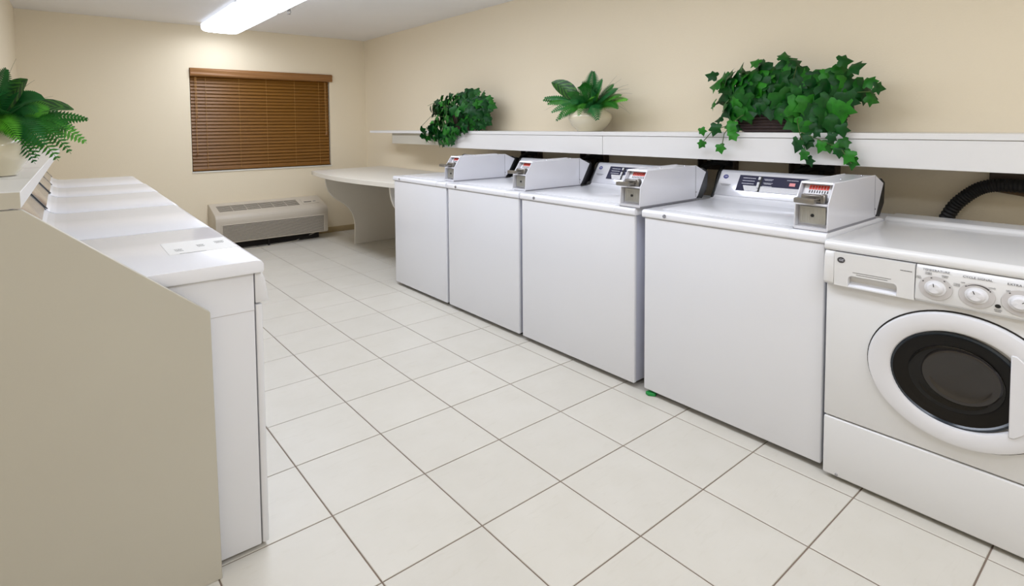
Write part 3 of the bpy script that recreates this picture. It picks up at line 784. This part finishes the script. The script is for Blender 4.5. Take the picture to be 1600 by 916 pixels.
def inside(poly, y, z):
    r = False; n = len(poly)
    for i in range(n):
        a, b = poly[i], poly[(i + 1) % n]
        if (a[1] > z) != (b[1] > z) and y < (b[0] - a[0]) * (z - a[1]) / (b[1] - a[1]) + a[0]: r = not r
    return r
def edge_dist(poly, y, z):
    d = 9
    for i in range(len(poly)):
        a = Vector(poly[i]); b = Vector(poly[(i + 1) % len(poly)]); p = Vector((y, z))
        t = max(0, min(1, (p - a).dot(b - a) / max((b - a).length_squared, 1e-9))); d = min(d, (a + (b - a) * t - p).length)
    return d
def place_leaf(parent, me, p, normal, tipdir, size, rnd):
    n = Vector(normal).normalized(); t = Vector(tipdir); t = (t - n * t.dot(n)).normalized(); s = t.cross(n)
    m = Matrix((s, t, n)).transposed().to_4x4()
    o = link_copy('leaf', me, parent)
    m = m @ Matrix.Diagonal((size, size, size, 1)); m.translation = Vector(p) - Vector(parent.location) - m.to_3x3() @ Vector((0, .45, 0))
    o.matrix_local = m
    return o
def ivy(parent, mat_name, poly, count, x0, depth, size, seed, trail, tsize, cen, emin=.2, front=(1.17, 1.965), sprigs=()):
    rr = random.Random(seed)
    meshes = [ivy_leaf('ivy_leaf', mat_name)]
    ys = [p[0] for p in poly]; zs = [p[1] for p in poly]; pts = []
    tries = 0
    while len(pts) < count and tries < 40000:
        tries += 1
        y, z = rr.uniform(min(ys), max(ys)), rr.uniform(min(zs), max(zs))
        if not inside(poly, y, z): continue
        e = edge_dist(poly, y, z)
        if e < size * emin: continue
        md = size * (.40 if tries < 3000 else .30 if tries < 12000 else .22)
        if any((y - a) ** 2 + (z - b) ** 2 < md * md for a, b, _ in pts): continue
        pts.append((y, z, e))
    for y, z, e in pts:
        th = depth * min(1, e / (3.0 * size))
        dx = -th + rr.uniform(-.4, .4) * th
        if z < front[0]: dx = min(dx, front[1] - x0 - rr.uniform(0, .025))
        if z < 1.17: dx = min(dx, 1.965 - x0 - rr.uniform(0, .02))
        p = Vector((x0 + dx, y + .46 * dx, z))
        out = Vector((-.75, .0, .15)) + Vector((0, (y - cen[0]) * 1.6, (z - cen[1]) * 2.2)) + Vector((rr.uniform(-.45, .45), rr.uniform(-.55, .55), rr.uniform(-.35, .55)))
        tip = Vector((rr.uniform(-.4, .2), (y - cen[0]) * 2.5 + rr.uniform(-.8, .8), -.55 + (z - cen[1]) * 1.2 + rr.uniform(-.6, .5)))
        place_leaf(parent, meshes[0], p, out, tip, size * rr.uniform(.60, 1.22), rr)
    for y, z in sprigs:
        p = Vector((x0 - .05, y, z)); place_leaf(parent, meshes[0], p, (-.8, rr.uniform(-.8, .8), rr.uniform(-.2, .8)), (0, (y - cen[0]) * 3, (z - cen[1]) * 2.0 - .2), tsize * rr.uniform(.9, 1.4), rr)
    for y, z in trail:
        p = Vector((1.955 + rr.uniform(-.012, .008), y, z))
        place_leaf(parent, meshes[0], p, (-1, rr.uniform(-.5, .5), rr.uniform(0, .7)), (rr.uniform(-.2, .1), rr.uniform(-.7, .7), -1), tsize * rr.uniform(.75, 1.2), rr)

# ivy in the dark basket, near
ib = thing('potted_ivy', (2.15, -.07, SZ), 'trailing green ivy in a dark woven basket on the right shelf', 'plant', 'plants on the right shelf')
bk = MB()
def rect_loop(bm, hx, hy, z, cy0=0): return [bm.verts.new((x, y + cy0, z)) for x, y in ((-hx, -hy), (hx, -hy), (hx, hy), (-hx, hy))]
lo_ = rect_loop(bk.bm, .072, .190, 0); hi_ = rect_loop(bk.bm, .105, .245, .118); li = rect_loop(bk.bm, .093, .233, .118); lb = rect_loop(bk.bm, .090, .228, .095)
bk.bm.faces.new(lo_[::-1])
for A, B in ((lo_, hi_), (hi_, li), (li, lb)):
    for i in range(4): bk.bm.faces.new((A[i], A[(i + 1) % 4], B[(i + 1) % 4], B[i]))
basket = bk.build('basket', 'basket', ib, smooth=False)
for k in range(7):
    z = .008 + k * .0165; f = z / .118; hx, hy = .072 + .033 * f + .0015, .190 + .055 * f + .0015
    MB().tube([(-hx, -hy, z), (hx, -hy, z), (hx, hy, z), (-hx, hy, z), (-hx, -hy, z)], .0052, 6).build('weave_band', 'basket', basket)
MB().box(-.088, .088, -.226, .226, .080, .0955).build('soil', 'soil', ib, smooth=False)
NEAR = [(.32, 1.43), (.273, 1.47), (.168, 1.485), (.086, 1.5), (.037, 1.478), (-.07, 1.516), (-.114, 1.49), (-.171, 1.479), (-.158, 1.442), (-.2, 1.43), (-.28, 1.461), (-.319, 1.471), (-.382, 1.444), (-.383, 1.419), (-.346, 1.405), (-.42, 1.367), (-.461, 1.365), (-.457, 1.311), (-.398, 1.3), (-.341, 1.275), (-.311, 1.219), (-.286, 1.191), (-.333, 1.163), (-.287, 1.14), (-.219, 1.143), (-.135, 1.147), (-.091, 1.173), (-.075, 1.213), (.033, 1.219), (.114, 1.226), (.103, 1.162), (.164, 1.194), (.252, 1.194), (.27, 1.244), (.296, 1.295), (.308, 1.363)]
NTR = [(.277, 1.159), (.207, 1.172), (.276, 1.094), (.171, 1.077), (.105, 1.141), (.132, 1.185), (-.222, 1.136), (-.188, 1.098), (-.234, 1.108), (-.219, 1.057), (-.241, 1.029), (-.32, 1.101), (-.282, 1.095), (-.387, 1.116), (-.366, 1.075), (-.396, 1.058), (-.408, 1.031), (-.332, 1.137), (-.369, 1.165), (-.267, 1.156), (-.358, 1.091)]
NSPRIG = [(.075, 1.503), (-.068, 1.523), (-.13, 1.488), (-.335, 1.472), (-.372, 1.445), (-.43, 1.375), (-.470, 1.345), (-.445, 1.300), (.29, 1.405), (.305, 1.455), (.30, 1.30), (.262, 1.225), (.17, 1.185)]
ivy(ib, 'ivy', NEAR, 155, 2.13, .12, .100, 5, NTR, .058, (-.06, 1.30), .30, (1.30, 2.035), NSPRIG)
vs = MB()
for p in ([(2.10, .02, 1.27), (2.02, .10, 1.24), (1.975, .15, 1.19), (1.955, .22, 1.165), (1.955, .28, 1.10)], [(2.0, .14, 1.2), (1.96, .16, 1.15), (1.955, .17, 1.08)],
          [(2.10, -.15, 1.27), (2.0, -.17, 1.21), (1.962, -.20, 1.15), (1.958, -.225, 1.08), (1.958, -.24, 1.03)], [(1.97, -.20, 1.16), (1.958, -.30, 1.12), (1.956, -.37, 1.09), (1.956, -.41, 1.03)],
          [(2.1, -.06, 1.26), (2.1, -.10, 1.38), (2.08, -.13, 1.47)], [(2.12, -.1, 1.26), (2.1, -.30, 1.33), (2.06, -.44, 1.33)]):
    q = [Vector(v) - Vector((2.15, -.07, SZ)) for v in p]; vs.tube(q, .0022, 5)
vs.build('vines', 'stem', ib)

# ivy, far
iv = thing('potted_ivy', (2.12, 2.60, SZ), 'round bushy green ivy near the far end of the right shelf', 'plant', 'plants on the right shelf')
MB().lathe([(0, 0), (.075, 0), (.085, .01), (.11, .13), (.115, .135), (.105, .135), (.098, .12), (0, .12)], 24).build('pot', 'basket', iv)
FAR = [(3.079, 1.384), (3.003, 1.41), (2.846, 1.432), (2.865, 1.471), (2.744, 1.477), (2.599, 1.496), (2.373, 1.489), (2.164, 1.414), (2.116, 1.363), (2.19, 1.32), (2.208, 1.231), (2.276, 1.165), (2.423, 1.149), (2.487, 1.112), (2.609, 1.047), (2.735, 1.022), (2.855, 1.053), (3.012, 1.067), (3.087, 1.106), (3.063, 1.182), (3.083, 1.239), (2.954, 1.266), (3.006, 1.307), (3.092, 1.344)]
ivy(iv, 'ivyfar', [(y + .05, z) for y, z in FAR], 285, 2.13, .14, .076, 11, [(2.70, 1.035), (2.56, 1.06), (2.95, 1.075), (2.80, 1.09)], .055, (2.62, 1.29), .2, (1.17, 1.965),
    [(3.04, 1.385), (2.98, 1.415), (2.90, 1.445), (3.09, 1.35), (3.05, 1.30), (2.99, 1.275), (3.07, 1.225), (3.10, 1.16), (2.95, 1.36), (2.90, 1.40), (3.0, 1.20)])
vs = MB()
for p in ([(2.08, 2.6, 1.28), (1.97, 2.72, 1.2), (1.955, 2.75, 1.06)], [(2.08, 2.7, 1.28), (2.0, 2.95, 1.28), (1.97, 3.05, 1.2), (1.955, 3.0, 1.08)], [(2.1, 2.6, 1.28), (2.05, 2.9, 1.42), (2.04, 3.06, 1.38)]):
    vs.tube([Vector(v) - Vector((2.12, 2.60, SZ)) for v in p], .002, 5)
vs.build('vines', 'stem', iv)

# ferns in cream pots
def bez(a, b, c, t): return a * (1 - t) ** 2 + b * 2 * t * (1 - t) + c * t * t
def frond(parent, base, tip, rise, width, material, n=19, face=(-.8, -.3, .5), name='frond', droop=.25):
    """one fern frond: rib plus a double row of toothed leaflets, ONE mesh"""
    base, tip = Vector(base), Vector(tip); width *= 1.45
    ctl = base + (tip - base) * .5 + Vector((0, 0, rise))
    b = MB(); bm = b.bm; face = Vector(face).normalized()
    pts = [bez(base, ctl, tip, k / 10) for k in range(11)]
    b.tube(pts, [.0022 * (1 - .75 * k / 10) for k in range(11)], 4)
    for k in range(n):
        t = .14 + .86 * k / n; p = bez(base, ctl, tip, t); d = (bez(base, ctl, tip, min(1, t + .02)) - bez(base, ctl, tip, t - .02)).normalized()
        s = d.cross(face).normalized(); nn = s.cross(d)
        wd = width * math.sin(PI * min(1, .18 + .80 * t)) ** .8
        sp2 = (tip - base).length * .86 / n * .58
        for sg in (-1, 1):
            e = p + s * sg * wd + d * wd * .45 - nn * wd * droop
            m1 = p + (e - p) * .45 + d * sp2; m2 = p + (e - p) * .45 - d * sp2 * .9
            v = [bm.verts.new(q) for q in (p - d * sp2 * .6, m2, e, m1, p + d * sp2 * .6)]
            bm.faces.new(v if sg > 0 else v[::-1])
    e = tip; 
    o = b.build(name, material, parent, angle=50)
    return o
def broad_leaf(parent, base, tip, rise, width, face, material='stripe'):
    base, tip, face = Vector(base), Vector(tip), Vector(face).normalized()
    ctl = base + (tip - base) * .5 + Vector((0, 0, rise)); b = MB(); bm = b.bm; n = 12; rows = []
    for k in range(n + 1):
        t = k / n; p = bez(base, ctl, tip, t); d = (bez(base, ctl, tip, min(1, t + .03)) - bez(base, ctl, tip, max(0, t - .03))).normalized()
        s = d.cross(face).normalized(); nn = s.cross(d)
        f = max(0, (t - .22) / .78); wd = width * (math.sin(PI * f ** .85) ** .75 if 0 < f < 1 else 0) + .002
        rows.append([bm.verts.new(p + s * wd * q + nn * (abs(q) * wd * .35)) for q in (-1, -.5, 0, .5, 1)])
    uvl = bm.loops.layers.uv.new('UVMap')
    for i in range(n):
        for j in range(4):
            f = bm.faces.new((rows[i][j], rows[i][j + 1], rows[i + 1][j + 1], rows[i + 1][j]))
            for lp, (u, v) in zip(f.loops, ((j, i), (j + 1, i), (j + 1, i + 1), (j, i + 1))):
                lp[uvl].uv = (u / 4, v / n + abs(u / 4 - .5) * .5)
    return b.build('striped_leaf', material, parent, angle=60)
def blade(parent, base, tip, rise, r=.0014):
    base, tip = Vector(base), Vector(tip); ctl = base + (tip - base) * .5 + Vector((0, 0, rise))
    return MB().tube([bez(base, ctl, tip, k / 8) for k in range(9)], [r * (1.1 - k / 9) for k in range(9)], 4).build('grass_blade', 'grassblade', parent)
POT = [(0, 0), (.55, 0), (.60, .02), (.62, .06), (.86, .30), (.985, .52), (1.0, .62), (.955, .76), (.80, .90), (.70, .955), (.69, .985), (.72, 1.0), (.66, 1.0), (.62, .96), (.62, .88), (0, .88)]

FC = Vector((2.135, 1.20, SZ))
fn = thing('potted_fern', FC, 'small artificial fern in a round cream pot on the middle of the right shelf', 'plant', 'plants on the right shelf')
MB().lathe([(r * .142, z * .148) for r, z in POT], 40).build('pot', 'pot', fn)
MB().lathe([(0, .134), (.088, .134), (.088, .126), (0, .126)], 24).build('soil', 'soil', fn)
B0 = Vector((0, 0, .138))
def rel(x, y, z): return Vector((x, y, z)) - FC
for x, y, z, rise, wd, mt in ((2.02, 1.535, 1.371, .05, .030, 'fern'), (1.98, 1.365, 1.223, .10, .034, 'fernblue'), (1.94, 1.300, 1.232, .13, .040, 'fern'), (2.10, 1.145, 1.545, .02, .046, 'fernblue'),
                              (2.06, 1.03, 1.482, .04, .034, 'fernblue'), (2.02, 1.165, 1.462, .06, .044, 'fern'), (1.94, .965, 1.222, .12, .044, 'fernblue'), (2.08, .955, 1.445, .04, .034, 'fern'),
                              (2.06, .83, 1.345, .06, .028, 'fern'), (1.99, 1.46, 1.34, .08, .032, 'fern'), (2.16, 1.42, 1.41, .03, .03, 'fernblue'), (1.98, 1.05, 1.36, .08, .034, 'fern'),
                              (1.98, 1.22, 1.33, .10, .036, 'fernblue'), (2.04, .86, 1.375, .05, .024, 'fern'), (2.03, .88, 1.415, .05, .024, 'fernblue'), (2.02, 1.00, 1.42, .05, .028, 'fern'), (2.02, 1.08, 1.44, .05, .030, 'fernblue'), (1.95, 1.13, 1.25, .13, .030, 'fern'), (2.0, 1.50, 1.385, .05, .026, 'fernblue'), (1.97, 1.40, 1.28, .09, .030, 'fernblue'), (2.0, 1.28, 1.40, .07, .032, 'fern'), (2.02, .87, 1.29, .10, .024, 'fern'), (2.22, 1.05, 1.43, .03, .032, 'fernblue'), (2.0, 1.12, 1.27, .12, .034, 'fernblue'), (2.05, .90, 1.30, .08, .034, 'fern')):
    frond(fn, B0 + Vector((random.uniform(-.03, .02), random.uniform(-.03, .03), 0)), rel(x, y, z), rise, wd, mt)
broad_leaf(fn, B0 + Vector((0, .03, 0)), rel(2.05, 1.475, 1.490), .06, .052, (-.75, -.2, .5))
for x, y, z, rise in ((2.08, .83, 1.263, .10), (2.06, .84, 1.285, .14), (2.08, .90, 1.475, .04), (2.10, .86, 1.44, .06), (2.05, .815, 1.41, .07), (2.06, .80, 1.38, .08), (2.1, .95, 1.50, .03), (2.10, 1.51, 1.33, .08), (2.05, 1.545, 1.30, .1)):
    blade(fn, B0 + Vector((0, -.02, 0)), rel(x, y, z), rise)

LC = Vector((-.765, .86, 1.0655))
fl = thing('potted_fern', LC, 'artificial fern in a round cream pot on the left shelf above the dryers', 'plant')
MB().lathe([(r * .094, z * .135) for r, z in POT], 48).build('pot', 'pot', fl)
MB().lathe([(0, .122), (.058, .122), (.058, .114), (0, .114)], 24).build('soil', 'soil', fl)
B1 = Vector((0, 0, .124))
def rel2(x, y, z): return Vector((x, y, z)) - LC
FL = (-.2, -.8, .6)
for x, y, z, rise, wd, mt in ((-.536, .85, 1.228, .05, .026, 'fern'), (-.545, .83, 1.155, .10, .030, 'fern'), (-.615, .80, 1.105, .13, .034, 'fern'), (-.668, .78, 1.100, .10, .026, 'fernblue'),
                              (-.645, .70, 1.150, .11, .034, 'fernblue'), (-.66, .90, 1.31, .05, .030, 'fern'), (-.62, .95, 1.285, .06, .030, 'fernblue'), (-.70, .75, 1.20, .06, .026, 'fern'),
                              (-.72, .80, 1.37, .03, .030, 'fernblue'), (-.80, .78, 1.36, .04, .03, 'fern'), (-.60, .92, 1.24, .08, .030, 'fernblue'), (-.78, .66, 1.22, .10, .032, 'fern'),
                              (-.70, .98, 1.33, .05, .03, 'fern'), (-.66, .78, 1.245, .09, .030, 'fernblue'), (-.88, .80, 1.25, .08, .03, 'fern'), (-.59, .82, 1.195, .08, .03, 'fern'), (-.745, .74, 1.29, .06, .03, 'fernblue'), (-.585, .80, 1.125, .13, .028, 'fern'), (-.66, .74, 1.115, .13, .026, 'fern'), (-.57, .86, 1.20, .07, .026, 'fernblue'), (-.63, .84, 1.25, .08, .030, 'fern'), (-.70, .70, 1.165, .10, .026, 'fern'), (-.69, .84, 1.28, .06, .03, 'fern')):
    frond(fl, B1 + Vector((random.uniform(-.02, .02), random.uniform(-.02, .02), 0)), rel2(x, y, z), rise, wd, mt, n=24, face=FL)
broad_leaf(fl, B1, rel2(-.572, .86, 1.258), .07, .024, FL)
broad_leaf(fl, B1, rel2(-.676, .84, 1.345), .04, .030, FL)
broad_leaf(fl, B1, rel2(-.64, .80, 1.285), .07, .026, FL, 'fernblue')
for x, y, z, rise in ((-.70, .86, 1.405, .03), (-.66, .86, 1.345, .04), (-.62, .9, 1.30, .04), (-.75, .8, 1.41, .02)):
    blade(fl, B1, rel2(x, y, z), rise, .001)
